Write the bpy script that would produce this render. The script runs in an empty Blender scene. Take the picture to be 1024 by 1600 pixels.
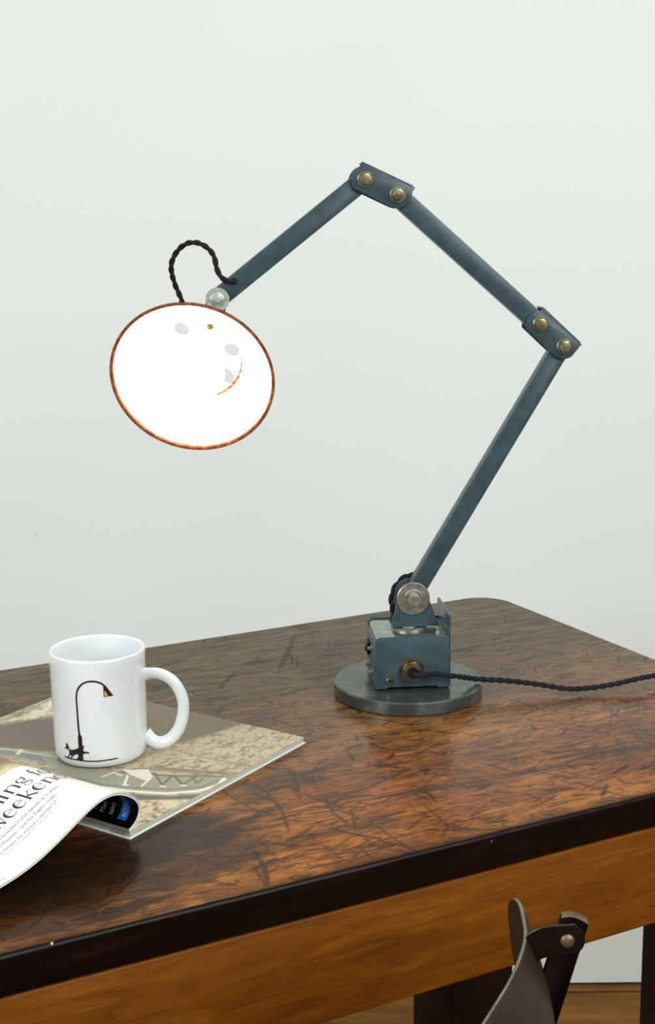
import bpy, bmesh, math, random
import numpy as np
from mathutils import Vector, Matrix, noise
from mathutils.geometry import tessellate_polygon
random.seed(7); rng = np.random.default_rng(7)
SC = bpy.context.scene; COL = SC.collection

# ------------------------------------------------------------------ camera
F = 2173.635; P = math.radians(11.539); RO = math.radians(-.5948); TZ = .76; CZ = TZ + .453
FW = Vector((0, math.cos(P), -math.sin(P))); UPV = Vector((0, math.sin(P), math.cos(P))); XV = Vector((1, 0, 0))
RV = XV*math.cos(RO) + UPV*math.sin(RO); UV = -XV*math.sin(RO) + UPV*math.cos(RO); O = Vector((0, 0, CZ))
cd = bpy.data.cameras.new('camera'); cam = bpy.data.objects.new('camera', cd); COL.objects.link(cam)
M = Matrix((RV, UV, -FW)).transposed().to_4x4(); M.translation = O; cam.matrix_world = M
cd.sensor_fit = 'VERTICAL'; cd.sensor_height = 36; cd.lens = F/1600*36; cd.clip_start = .02
SC.camera = cam
def ray(x, y): return FW + RV*((x-512)/F) - UV*((y-800)/F)
def onz(x, y, z): d = ray(x, y); return O + d*((z-CZ)/d.z)
def onpl(x, y, p, n): d = ray(x, y); return O + d*((p-O).dot(n)/d.dot(n))

# ------------------------------------------------------------------ materials
def lin(c):
    return tuple((v/12.92 if v <= .04045 else ((v+.055)/1.055)**2.4) for v in c) + (1,)
def rgb(r, g, b): return lin((r/255, g/255, b/255))
class NT:
    def __init__(s, name):
        s.m = bpy.data.materials.new(name); s.m.use_nodes = True; s.t = s.m.node_tree
        s.b = s.t.nodes['Principled BSDF']
    def n(s, typ, **kw):
        nd = s.t.nodes.new(typ)
        for k, v in kw.items():
            if k.startswith('_'): setattr(nd, k[1:], v)
            else: nd.inputs[k.replace('__', ' ')].default_value = v
        return nd
    def l(s, a, b): s.t.links.new(a, b)
    def coord(s, scale=(1, 1, 1), rot=(0, 0, 0)):
        tc = s.n('ShaderNodeTexCoord'); mp = s.n('ShaderNodeMapping'); mp.inputs['Scale'].default_value = scale
        mp.inputs['Rotation'].default_value = rot; s.l(tc.outputs['Object'], mp.inputs[0]); return mp.outputs[0]
    def noise(s, scale, detail=4, rough=.55, vec=None, dist=0):
        nd = s.n('ShaderNodeTexNoise', Scale=scale, Detail=detail, Roughness=rough, Distortion=dist)
        s.l(vec if vec else s.coord(), nd.inputs['Vector']); return nd.outputs[0]
    def ramp(s, src, stops):
        r = s.n('ShaderNodeValToRGB'); e = r.color_ramp.elements
        while len(e) < len(stops): e.new(.5)
        for q, (p_, c) in zip(e, stops): q.position = p_; q.color = c if len(c) == 4 else (*c, 1)
        s.l(src, r.inputs[0]); return r.outputs[0]
    def mask(s, src, a, b):
        r = s.n('ShaderNodeMapRange'); r.inputs['From Min'].default_value = a; r.inputs['From Max'].default_value = b
        s.l(src, r.inputs[0]); return r.outputs[0]
    def mul(s, a, b, op='MULTIPLY'):
        r = s.n('ShaderNodeMath', _operation=op)
        for i, v in enumerate((a, b)):
            if isinstance(v, (int, float)): r.inputs[i].default_value = v
            else: s.l(v, r.inputs[i])
        return r.outputs[0]
    def mix(s, f, a, b):
        r = s.n('ShaderNodeMix', _data_type='RGBA')
        for i, v in ((0, f), (6, a), (7, b)):
            if isinstance(v, (int, float)): r.inputs[i].default_value = v
            elif isinstance(v, tuple): r.inputs[i].default_value = v
            else: s.l(v, r.inputs[i])
        return r.outputs[2]
    def bump(s, h, strength=.2, dist=.001):
        b = s.n('ShaderNodeBump', Strength=strength, Distance=dist); s.l(h, b.inputs['Height']); s.l(b.outputs[0], s.b.inputs['Normal'])
    def set(s, **kw):
        for k, v in kw.items():
            i = s.b.inputs[{'color': 'Base Color', 'rough': 'Roughness', 'metal': 'Metallic', 'spec': 'Specular IOR Level', 'coat': 'Coat Weight', 'coat_rough': 'Coat Roughness', 'ec': 'Emission Color', 'es': 'Emission Strength', 'ior': 'IOR'}[k]]
            if isinstance(v, (int, float, tuple)): i.default_value = v
            else: s.l(v, i)
        return s.m
def attr(k, name):
    a = k.n('ShaderNodeAttribute'); a.attribute_name = name; return a

def simple(name, c, rough=.5, metal=0, var=.12, scale=60, bump=0, spec=.5):
    k = NT(name); f = k.noise(scale, 5)
    d = tuple(v*(1-var*2) for v in c[:3])+(1,); u = tuple(min(1, v*(1+var)) for v in c[:3])+(1,)
    k.set(color=k.ramp(f, [(.3, d), (.7, u)]), rough=rough, metal=metal, spec=spec)
    if bump: k.bump(f, bump)
    return k.m
def m_wall():
    k = NT('white painted plaster wall'); f = k.noise(1.2, 3); g = k.noise(220, 3)
    c = k.ramp(f, [(.3, rgb(230, 237, 230)), (.7, rgb(235, 241, 234))])
    tc = k.n('ShaderNodeTexCoord')   # one small scuff on the paint
    vm = k.n('ShaderNodeVectorMath', _operation='DISTANCE'); sp = k.n('ShaderNodeVectorMath', _operation='MULTIPLY')
    q = onpl(57, 835, Vector((0, 2.0676, 0)), Vector((0, 1, 0)))
    k.l(tc.outputs['Object'], sp.inputs[0]); sp.inputs[1].default_value = (1, 0, 2.2)
    k.l(sp.outputs[0], vm.inputs[0]); vm.inputs[1].default_value = (q.x, 0, q.z*2.2)
    f2 = k.mask(vm.outputs['Value'], .007, .001); f2 = k.mul(f2, k.mask(k.noise(300, 2), .35, .65))
    k.bump(g, .05); return k.set(color=k.mix(k.mul(f2, .5), c, rgb(170, 160, 150)), rough=.75, spec=.2)
def m_floor():
    k = NT('oak floorboards'); v = k.coord((1.5, 14, 1)); f = k.noise(2.5, 6, .6, v, .4)
    c = k.ramp(f, [(.25, rgb(84, 52, 14)), (.55, rgb(132, 86, 30)), (.8, rgb(152, 104, 42))])
    br = k.n('ShaderNodeTexBrick', Scale=1, **{'Mortar Size': .003, 'Brick Width': 1.6, 'Row Height': .14}); bc_ = k.coord(); bc_.node.inputs['Location'].default_value = (.3, .055, 0); k.l(bc_, br.inputs['Vector'])
    c2 = k.mix(k.mul(br.outputs['Fac'], .8), c, rgb(40, 24, 8)); return k.set(color=c2, rough=.6, spec=.2)
def m_top():
    k = NT('worn dark varnished mahogany top')
    v = k.coord((4, 24, 3)); g = k.noise(5, 8, .7, v, .6); v2 = k.coord((22, 150, 9)); g2 = k.noise(5, 5, .6, v2, .3)
    g3 = k.noise(6, 5, .6, k.coord((1, 1.6, 1)), .4); gg = k.mul(k.mul(k.mul(g, .36), k.mul(g2, .34), 'ADD'), k.mul(g3, .30), 'ADD')
    c = k.ramp(gg, [(.38, rgb(84, 40, 12)), (.45, rgb(128, 66, 20)), (.52, rgb(162, 94, 30)), (.60, rgb(192, 126, 48))])
    a = attr(k, 'wear_shade'); sep = k.n('ShaderNodeSeparateColor'); k.l(a.outputs['Color'], sep.inputs[0])
    # blotches of darker varnish
    st = k.mask(k.noise(9, 6, .6, k.coord((.8, 1.6, 1)), 1.2), .40, .66); st = k.mul(st, .55)
    c = k.mix(st, c, rgb(62, 38, 26))
    fine = k.mask(k.noise(60, 6, .75, k.coord((.32, 2.6, 1)), .25), .54, .61)
    c = k.mix(k.mul(fine, .5), c, rgb(44, 30, 22))
    cr = k.mask(k.noise(7, 3, .6, k.coord((4, 22, 1), (0, 0, .06)), .5), .60, .625); c = k.mix(k.mul(cr, .6), c, rgb(40, 26, 16))
    cr = k.mask(k.noise(9, 3, .6, k.coord((3, 20, 1), (0, 0, .5)), .3), .645, .66); c = k.mix(k.mul(cr, .6), c, rgb(34, 24, 18))
    # thin scratches: contour lines of stretched noises
    for i, (rz, sc) in enumerate(((.5, (6, 30, 1)), (-.7, (5, 26, 1)), (1.3, (7, 34, 1)))):
        n_ = k.noise(1.3, 2, .5, k.coord(sc, (0, 0, rz)), .8)
        d = k.mul(n_, .5, 'SUBTRACT'); d = k.mul(d, 0, 'ABSOLUTE'); d = k.mask(d, .012, .003)
        w = k.mask(k.noise(14+3*i, 3), .5, .62); c = k.mix(k.mul(k.mul(d, w), .6), c, rgb(36, 25, 20))
    c = k.mix(k.mul(sep.outputs[1], .95), c, rgb(34, 25, 15))        # stains, with painted magazine shadow and lamp reflection
    c = k.mix(k.mul(sep.outputs[2], .92), c, k.mix(k.mask(k.noise(9, 8, .75, k.coord((2.2, 11, 1)), .5), .38, .62), rgb(30, 28, 18), rgb(98, 88, 58)))      # bleached, dry varnish
    sg = k.mask(k.noise(34, 4, .65, k.coord((1, 3, 1)), .8), .25, .6)
    c = k.mix(k.mul(sep.outputs[0], .82), c, rgb(26, 20, 16))   # scratches
    r = k.mask(k.mul(k.noise(40, 5), k.mul(sep.outputs[0], .22), 'ADD'), 0, 1)
    rr = k.n('ShaderNodeMapRange'); k.l(r, rr.inputs[0]); rr.inputs['To Min'].default_value = .09; rr.inputs['To Max'].default_value = .25
    k.bump(k.mul(k.mul(g2, .4), k.mul(sep.outputs[0], -.6), 'ADD'), .2, .0005)
    ag = attr(k, 'gloss').outputs['Fac']; sp = k.mul(k.mul(k.mul(sep.outputs[2], -.16), .30, 'ADD'), ag); ro = k.mul(k.mul(sep.outputs[2], .14), rr.outputs[0], 'ADD')
    return k.set(color=c, rough=ro, spec=sp)
def m_edge():
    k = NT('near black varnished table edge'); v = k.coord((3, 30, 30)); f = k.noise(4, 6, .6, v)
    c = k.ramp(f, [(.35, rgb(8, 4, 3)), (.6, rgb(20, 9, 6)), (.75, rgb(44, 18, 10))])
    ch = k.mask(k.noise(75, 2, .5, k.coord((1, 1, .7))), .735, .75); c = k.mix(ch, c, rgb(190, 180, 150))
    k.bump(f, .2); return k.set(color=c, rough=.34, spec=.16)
def m_apron():
    k = NT('honey stained pine apron'); v = k.coord((3, 22, 22)); f = k.noise(3, 8, .75, v, .9)
    c = k.ramp(f, [(.3, rgb(88, 46, 5)), (.55, rgb(124, 70, 9)), (.75, rgb(150, 90, 20))])
    b = k.mask(k.noise(7, 4, .5, k.coord((.7, 1, 1.8)), .5), .45, .75); c = k.mix(k.mul(b, .5), c, rgb(84, 42, 8))
    s_ = k.mask(k.noise(38, 3), .70, .76); c = k.mix(k.mul(s_, .6), c, rgb(60, 34, 12))
    k.bump(f, .15); return k.set(color=c, rough=.5, spec=.16)
def m_paint():
    k = NT('blue grey machine enamel'); f = k.noise(70, 6, .6); h = k.noise(420, 2)
    c = k.ramp(f, [(.3, rgb(48, 67, 74)), (.7, rgb(63, 84, 93))])
    ch = k.mask(k.noise(95, 3, .6), .70, .74); c = k.mix(ch, c, rgb(60, 48, 36))
    k.bump(h, .08, .0005); return k.set(color=c, rough=.36, spec=.5)
def m_disc():
    k = NT('worn grey green steel plate'); f = k.noise(45, 6, .65); g_ = k.noise(9, 3)
    c = k.ramp(f, [(.3, rgb(60, 68, 64)), (.6, rgb(92, 102, 94)), (.8, rgb(128, 138, 126))])
    c = k.mix(k.mul(k.mask(g_, .5, .7), .5), c, rgb(74, 70, 58)); k.bump(f, .1)
    return k.set(color=c, rough=.24, metal=.6)
def m_zinc():
    k = NT('yellowed zinc plated bolt'); f = k.noise(160, 5, .6)
    c = k.ramp(f, [(.3, rgb(112, 100, 66)), (.55, rgb(152, 148, 118)), (.75, rgb(196, 196, 172))]); k.bump(f, .2, .0004)
    return k.set(color=c, rough=.34, metal=.75)
def m_steel():
    k = NT('dull bright steel washer'); f = k.noise(140, 5, .6)
    c = k.ramp(f, [(.3, rgb(130, 130, 112)), (.7, rgb(190, 194, 182))]); return k.set(color=c, rough=.32, metal=.7)
def m_brass():
    k = NT('tarnished brass gland'); f = k.noise(150, 5, .6)
    c = k.ramp(f, [(.3, rgb(84, 74, 54)), (.7, rgb(150, 136, 108))]); return k.set(color=c, rough=.3, metal=.9)
def m_rust():
    k = NT('rusty shade rim'); f = k.noise(170, 6, .7)
    c = k.ramp(f, [(.3, rgb(46, 20, 8)), (.5, rgb(120, 56, 22)), (.7, rgb(190, 104, 50))]); k.bump(f, .3, .0005); return k.set(color=c, rough=.8)
def m_enamel():
    k = NT('white enamel with rusty chips'); a = attr(k, 'chip'); f = k.noise(330, 6, .7)
    d = k.mask(k.mul(a.outputs['Fac'], f), .27, .31)
    h = k.noise(120, 5, .6)
    rust = k.ramp(h, [(.35, rgb(80, 34, 10)), (.6, rgb(176, 96, 40))])
    return k.set(color=k.mix(d, rgb(244, 240, 228), rust), rough=.35)
def m_tp():
    k = NT('worn semi gloss bare steel'); f = k.noise(90, 5, .6); k.bump(f, .06, .0004); return k.set(color=k.ramp(f, [(.3, rgb(126, 134, 124)), (.7, rgb(168, 176, 164))]), rough=.2, metal=.85)
TOPM = m_tp()
MW, MF, MT, ME, MA = m_wall(), m_floor(), m_top(), m_edge(), m_apron()
PAINT, DISC, ZINC, STEEL, BRASS, RUST, ENAM = m_paint(), m_disc(), m_zinc(), m_steel(), m_brass(), m_rust(), m_enamel()
CERA = NT('glazed white ceramic').set(color=rgb(224, 228, 228), rough=.1, coat=.4, coat_rough=.05)
INK = simple('dark purple black print', rgb(38, 20, 32), .35, var=.05)
YEL = simple('ochre print', rgb(206, 160, 62), .35, var=.05)
BLACKR = simple('black rubber', rgb(16, 15, 14), .6)
CORDM = simple('braided dark brown cotton cord', rgb(44, 34, 36), .9, var=.3, scale=900, bump=.3, spec=.2)
PCORD = simple('braided black cotton cord', rgb(36, 36, 40), .85, var=.3, scale=900, bump=.3, spec=.2)
LEGM = simple('dark stained table leg wood', rgb(40, 20, 10), .6, var=.3, scale=20, spec=.2)
IRON = simple('dark bronze pressed steel', rgb(50, 41, 30), .5, .0, spec=.15, var=.18, scale=30)
IRONED = simple('worn bright steel edge', rgb(128, 120, 108), .35, .6, var=.2)
BLACKI = simple('black lacquered iron strap', rgb(14, 11, 10), .38, .3, var=.25)
BRONZE = simple('worn bronze rivet', rgb(126, 104, 80), .4, .6, var=.2)
PAPER = simple('glossy white paper', rgb(246, 245, 238), .32, var=.01, scale=8)
EDGEP = NT('page edges'); _w = EDGEP.noise(6, 3, .6, EDGEP.coord((2, 2, 900))); EDGEP = EDGEP.set(color=EDGEP.ramp(_w, [(.35, rgb(150, 152, 136)), (.6, rgb(220, 222, 208))]), rough=.6)
INK2 = simple('grey brown text ink', rgb(120, 112, 112), .5, var=.02)
INK3 = simple('aubergine headline ink', rgb(56, 16, 44), .4, var=.05)
BLACKP = simple('glossy black printed page', rgb(9, 9, 11), .3, var=.05)
BLUEP = simple('bright blue printed band', rgb(30, 110, 205), .35, var=.04)
WHITEI = simple('white print', rgb(215, 225, 230), .4, var=.02)
def m_photo():
    k = NT('printed beach photograph page'); a = attr(k, 'pic'); al = a.outputs['Alpha']
    f = k.noise(75, 6, .7, k.coord((1, 1.6, 1)), .9); pe = k.n('ShaderNodeTexVoronoi', Scale=150); k.l(k.coord((1, 1.3, 1)), pe.inputs['Vector'])
    g_ = k.mul(k.mask(f, .42, .60), k.mask(pe.outputs['Distance'], .25, .75)); 
    dark = k.mix(k.mask(k.noise(30, 3), .4, .6), rgb(138, 116, 98), rgb(120, 104, 74))
    fac = k.mul(k.mul(g_, al), 1.35); cl = k.n('ShaderNodeClamp'); k.l(fac, cl.inputs[0])
    c = k.mix(cl.outputs[0], a.outputs['Color'], dark)
    return k.set(color=c, rough=.3)
PHOTO = m_photo()

# ------------------------------------------------------------------ object helpers
def mesh_obj(name, bm, mat, parent=None, smooth=True, angle=35):
    me = bpy.data.meshes.new(name); bmesh.ops.recalc_face_normals(bm, faces=bm.faces) if name not in NORECALC else None
    bm.to_mesh(me); bm.free()
    for m in (mat if isinstance(mat, (list, tuple)) else [mat]): me.materials.append(m)
    if smooth:
        for p_ in me.polygons: p_.use_smooth = True
        me.set_sharp_from_angle(angle=math.radians(angle))
    o = bpy.data.objects.new(name, me); COL.objects.link(o)
    if parent:
        o.parent = parent; o.matrix_parent_inverse = PW[parent.name].inverted() if parent.name in PW else Matrix()
    PW[o.name] = Matrix(); return o
NORECALC = set(); PW = {}
def empty(name, loc, rz=0, label=None, cat=None):
    o = bpy.data.objects.new(name, None); COL.objects.link(o); o.location = loc; o.rotation_euler = (0, 0, rz); o.empty_display_size = .05
    PW[o.name] = Matrix.Translation(Vector(loc)) @ Matrix.Rotation(rz, 4, 'Z')
    if label: o['label'] = label; o['category'] = cat
    return o
def frame(o, x, y, z):
    m = Matrix((x, y, z)).transposed().to_4x4(); m.translation = o; return m
def box(bm, size, mat=None, bevel=0):
    r = bmesh.ops.create_cube(bm, size=1); vs = r['verts']
    for v in vs: v.co = Vector((v.co.x*size[0], v.co.y*size[1], v.co.z*size[2]))
    if bevel:
        es = list({e for v in vs for e in v.link_edges}); rr = bmesh.ops.bevel(bm, geom=es, offset=bevel, segments=2, affect='EDGES', profile=.5); vs = list({v for f in rr['faces'] for v in f.verts} | {v for v in vs if v.is_valid})
    if mat: bmesh.ops.transform(bm, matrix=mat, verts=vs)
    return vs
def prism(bm, pts2, h0, h1, mat=None, bevel=0):
    a = [bm.verts.new((x, y, h0)) for x, y in pts2]; b = [bm.verts.new((x, y, h1)) for x, y in pts2]
    fs = [bm.faces.new(a[::-1]), bm.faces.new(b)]; n = len(a)
    for i in range(n): fs.append(bm.faces.new((a[i], a[(i+1) % n], b[(i+1) % n], b[i])))
    vs = a+b
    if bevel:
        es = list(fs[0].edges)+list(fs[1].edges); r = bmesh.ops.bevel(bm, geom=es, offset=bevel, segments=2, affect='EDGES', profile=.5)
        vs = list({v for f in r['faces'] for v in f.verts} | {v for v in vs if v.is_valid} )
    if mat: bmesh.ops.transform(bm, matrix=mat, verts=vs)
    return vs
def lathe(bm, prof, n=64, mat=None, close=False):
    rings = []
    for r, z in prof:
        if r < 1e-7: rings.append([bm.verts.new((0, 0, z))])
        else: rings.append([bm.verts.new((r*math.cos(2*math.pi*i/n), r*math.sin(2*math.pi*i/n), z)) for i in range(n)])
    seq = list(zip(rings, rings[1:])) + ([(rings[-1], rings[0])] if close else [])
    for A, B in seq:
        for i in range(n):
            j = (i+1) % n
            if len(A) == 1 and len(B) == 1: continue
            if len(A) == 1: bm.faces.new((A[0], B[j], B[i]))
            elif len(B) == 1: bm.faces.new((A[i], A[j], B[0]))
            else: bm.faces.new((A[i], A[j], B[j], B[i]))
    vs = [v for r in rings for v in r]
    if mat: bmesh.ops.transform(bm, matrix=mat, verts=vs)
    return vs
def catmull(pts, m=12):
    pts = [Vector(p_) for p_ in pts]; q = [pts[0]*2-pts[1]] + pts + [pts[-1]*2-pts[-2]]; out = []
    for i in range(1, len(q)-2):
        a, b, c, d = q[i-1:i+3]
        for j in range(m):
            t = j/m; out.append(.5*((2*b)+(c-a)*t+(2*a-5*b+4*c-d)*t*t+(3*b-a-3*c+d)*t**3))
    return out+[pts[-1]]
def resample(pts, step):
    L = [0]
    for a, b in zip(pts, pts[1:]): L.append(L[-1]+(b-a).length)
    n = max(2, int(L[-1]/step)); out = []; j = 0
    for i in range(n+1):
        s = L[-1]*i/n
        while j < len(L)-2 and L[j+1] < s: j += 1
        t = (s-L[j])/max(1e-9, L[j+1]-L[j]); out.append(pts[j].lerp(pts[j+1], min(1, t)))
    return out, L[-1]
def frames(pts):
    T = [(pts[min(i+1, len(pts)-1)]-pts[max(i-1, 0)]).normalized() for i in range(len(pts))]
    n = T[0].orthogonal().normalized(); out = []
    for t in T:
        n = (n-t*n.dot(t)).normalized(); out.append((n.copy(), t.cross(n)))
    return out
def tube(bm, pts, rad, n=10, cap=True):
    fr = frames(pts); rings = []
    for i, (p_, (a, b)) in enumerate(zip(pts, fr)):
        r = rad(i/(len(pts)-1)) if callable(rad) else rad
        r2 = r if isinstance(r, tuple) else (r, r)
        rings.append([bm.verts.new(p_+a*r2[0]*math.cos(2*math.pi*k/n)+b*r2[1]*math.sin(2*math.pi*k/n)) for k in range(n)])
    for A, B in zip(rings, rings[1:]):
        for k in range(n): bm.faces.new((A[k], A[(k+1) % n], B[(k+1) % n], B[k]))
    if cap: bm.faces.new(rings[0][::-1]); bm.faces.new(rings[-1])
def twisted(bm, pts, rs=.0015, rh=.00135, pitch=.017, strands=2):
    rs *= 1.12; rh *= .68; pitch *= 1.15
    pts, L = resample(catmull(pts), .0011); fr = frames(pts); n = len(pts)
    for s in range(strands):
        q = []
        for i, (p_, (a, b)) in enumerate(zip(pts, fr)):
            th = 2*math.pi*(i/(n-1)*L/pitch + s/strands); q.append(p_+a*rh*math.cos(th)+b*rh*math.sin(th))
        tube(bm, q, rs, 8)

# ------------------------------------------------------------------ setting
WY = 2.0676
def struct(name, bm, mat, smooth=False):
    o = mesh_obj(name, bm, mat, smooth=smooth); o['kind'] = 'structure'; return o
bm = bmesh.new(); box(bm, (9, .12, 2.9), Matrix.Translation((0, WY+.06, 1.4535))); struct('wall_back', bm, MW)
bm = bmesh.new(); box(bm, (9, 6.5, .1), Matrix.Translation((0, WY-3.2, -.05))); struct('floor', bm, MF)
bm = bmesh.new(); box(bm, (9, .012, .0035), Matrix.Translation((0, WY+.006, .00175))); struct('shadow_gap_strip_1', bm, simple('dark gap under the plaster', rgb(40, 36, 44), .8))  # dark strip standing in for the shadow gap where wall meets floor

# ------------------------------------------------------------------ table
TH = math.radians(27.49); A1, B0, B1 = .9643, .8193, 1.4079; A0 = -.56
table = empty('wooden_table', (0, 0, 0), TH, 'worn dark wooden table with scratched top and honey coloured apron', 'table')
table.location = ((A0+A1)/2*math.cos(TH)-(B0+B1)/2*math.sin(TH), (A0+A1)/2*math.sin(TH)+(B0+B1)/2*math.cos(TH), 0)
PW['wooden_table'] = Matrix.Translation(table.location) @ Matrix.Rotation(TH, 4, 'Z')
TM = Matrix.Rotation(TH, 4, 'Z')
def tchild(name, bm, mat, **k):       # mesh written in table axes (a, b, z)
    o = mesh_obj(name, bm, mat, **k); o.parent = table
    o.matrix_parent_inverse = Matrix(); o.matrix_basis = PW['wooden_table'].inverted() @ TM; return o
def ab(x, y, z=TZ): v = TM.inverted() @ onz(x, y, z); return v.x, v.y
TR = .004; T = .0302
def rad_at(a): return TR + .006*max(0, min(1, (a-.25)/.3))
ys = np.arange(B0+TR, B1-TR+1e-6, .00125); ys = np.linspace(B0+TR, B1-TR, len(ys))
xs = np.r_[np.linspace(A0+TR, -.28, 60), np.arange(-.28+.0013, A1-TR, .0013), A1-TR]
nx, ny = len(xs), len(ys)
X, Y = np.meshgrid(xs, ys, indexing='ij')
RC = .042-TR
cx = np.clip(X, A0+TR+RC, A1-TR-RC); cy = np.clip(Y, B0+TR+RC, B1-TR-RC); dx, dy = X-cx, Y-cy; dl = np.hypot(dx, dy); sc_ = np.where(dl > RC, RC/np.maximum(dl, 1e-9), 1)
Xg, Yg = cx+dx*sc_, cy+dy*sc_
wear_shade = np.zeros((nx, ny, 4), np.float32); wear_shade[..., 3] = 1
def stroke(ch, pts, w, v, soft=.0012):
    pts = np.array(pts, float)
    lo = pts.min(0)-w-soft*2; hi = pts.max(0)+w+soft*2
    i0, i1 = np.searchsorted(xs, [lo[0], hi[0]]); j0, j1 = np.searchsorted(ys, [lo[1], hi[1]])
    if i1 <= i0 or j1 <= j0: return
    xx, yy = X[i0:i1, j0:j1], Y[i0:i1, j0:j1]; best = np.full(xx.shape, 9.)
    for k, (p_, q) in enumerate(zip(pts, pts[1:])):
        d = q-p_; l2 = max(d@d, 1e-12); t = np.clip(((xx-p_[0])*d[0]+(yy-p_[1])*d[1])/l2, 0, 1)
        ds = np.hypot(xx-p_[0]-t*d[0], yy-p_[1]-t*d[1]); u = (k+t)/(len(pts)-1)
        best = np.minimum(best, ds-w*np.minimum(1, 6*np.minimum(u, 1-u)))
    m = np.clip(1-best/soft, 0, 1)*v; s = wear_shade[i0:i1, j0:j1, ch]; np.maximum(s, m, out=s)
def blob(ch, a, b, ra, rb, v, rot=0.):
    c, s = math.cos(rot), math.sin(rot); u = ((X-a)*c+(Y-b)*s)/ra; w_ = (-(X-a)*s+(Y-b)*c)/rb
    ang = np.arctan2(w_, u); wob = 1+.18*np.sin(3*ang+a*50)+.12*np.sin(5*ang+b*40)+.08*np.sin(9*ang+a*90)
    m = np.clip((1-np.sqrt(u*u+w_*w_)/wob)*2.2, 0, 1)*v; np.maximum(wear_shade[..., ch], m, out=wear_shade[..., ch])
def px(pts): return [ab(*p_) for p_ in pts]
# many small knife marks and scratches
for i in range(2600):
    a, b = rng.uniform(-.25, A1-.01), rng.uniform(B0+.006, B1-.01)
    if rng.random() < .45: b = B0 + (b-B0)*.6
    L = rng.gamma(2., .007); ang = rng.choice([rng.normal(.05, .22), rng.normal(.05, .3), rng.normal(-.55, .25), rng.uniform(0, 3.14)]); cv = rng.normal(0, .1)
    p_ = [(a, b)]; 
    for k in range(3): ang += cv; p_.append((p_[-1][0]+L/3*math.cos(ang), p_[-1][1]+L/3*math.sin(ang)))
    stroke(0, p_, rng.uniform(.0003, .0013), rng.uniform(.5, 1), .0016)
for i in range(120):
    a, b = rng.uniform(-.2, A1-.05), rng.uniform(B0+.006, B1-.1); L = rng.uniform(.04, .12); ang = rng.choice([rng.normal(.1, .2), rng.normal(-.6, .3), rng.normal(.9, .2)])
    stroke(0, [(a, b), (a+L*.5*math.cos(ang), b+L*.5*math.sin(ang)), (a+L*math.cos(ang+.15), b+L*math.sin(ang+.15))], rng.uniform(.0001, .0007), rng.uniform(.4, .9))
# the marks one can make out
for pts, w, v in [
    ([(560, 1252), (610, 1243), (700, 1228), (790, 1215), (860, 1200), (930, 1178), (1024, 1165)], .0016, .8),
    ([(600, 1244), (650, 1240), (730, 1222)], .0022, .7), ([(860, 1200), (950, 1190), (1024, 1180)], .003, .5),
    ([(755, 1193), (818, 1211)], .0009, .9), ([(828, 1123), (860, 1115), (890, 1098), (920, 1086), (952, 1081), (1024, 1085)], .0025, .55),
    ([(888, 1080), (910, 1095)], .0005, .9), ([(940, 1100), (980, 1130), (1000, 1160)], .001, .6),
    ([(512, 1294), (560, 1305), (600, 1311)], .0010, .9), ([(595, 1314), (640, 1325)], .0011, .9), ([(578, 1282), (615, 1310), (650, 1330)], .0006, .8),
    ([(540, 1330), (575, 1315), (560, 1322), (582, 1341)], .0009, .8), ([(700, 1298), (730, 1295), (735, 1298)], .0014, .9),
    ([(400, 1335), (412, 1352), (420, 1382)], .0018, .9), ([(395, 1355), (405, 1365), (418, 1386)], .0012, .8), ([(330, 1225), (390, 1262), (430, 1275)], .0009, .8),
    ([(418, 1240), (440, 1265), (452, 1300)], .0011, .8), ([(455, 1268), (512, 1262), (560, 1275)], .0009, .7), ([(505, 1240), (520, 1270), (545, 1288)], .0009, .8),
    ([(450, 1230), (466, 1238), (466, 1222)], .0006, .8), ([(380, 1223), (400, 1228), (420, 1240)], .001, .8), ([(462, 990), (448, 1025), (436, 1046)], .0022, .85),
    ([(455, 1024), (458, 1038)], .0012, .9), ([(463, 1028), (466, 1042)], .001, .9), ([(300, 1340), (360, 1355)], .002, .6), ([(660, 1255), (700, 1290), (690, 1310)], .0008, .7),
    ([(480, 1185), (560, 1200), (640, 1190)], .0015, .5), ([(770, 1250), (830, 1240)], .0008, .7), ([(900, 1222), (960, 1240), (985, 1246)], .0013, .7), ([(880, 1218), (905, 1214)], .0012, .9)]:
    stroke(0, px(pts), w, v)
# dark stains plus painted magazine shadow and lamp reflection, worn dark border, bleached back strip
for x, y, ra, rb, v, ro_ in [(330, 1345, .075, .028, .8, .1), (110, 1400, .10, .035, .95, .1), (30, 1440, .10, .025, .8, .1), (260, 1380, .05, .018, .8, 0), (200, 1330, .09, .03, .9, 0), (60, 1350, .12, .04, .95, 0),
                        (620, 1160, .06, .045, .25, .2), (440, 1220, .05, .03, .6, .3), (560, 1290, .05, .012, .45, .1), (700, 1180, .05, .02, .35, .2), (880, 1150, .1, .012, .35, 0), (480, 1310, .03, .01, .6, .3),
                        (360, 1180, .1, .03, .5, .1), (980, 1170, .06, .02, .4, .1), (60, 1475, .02, .006, .7, .3), (150, 1440, .012, .02, .6, .6), (90, 1450, .008, .03, .6, 1.)]:
    a, b = ab(x, y); blob(1, a, b, ra, rb, v, ro_)
eb = Y-B0; n1 = .5+.5*np.sin(X*83)*np.sin(X*31+1)+.25*np.sin(X*190)
np.maximum(wear_shade[..., 1], np.clip(1-(eb-.003)/(.006+.011*n1), 0, 1)*.75, out=wear_shade[..., 1])
far = np.clip((Y-(B0+.12))/.30, 0, 1); band = .95*far+.10*np.sin(Y*70+2*np.sin(X*6))*far + .06*np.sin(Y*290+X*11)*far
wear_shade[..., 2] = np.clip(band, 0, 1)
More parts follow.
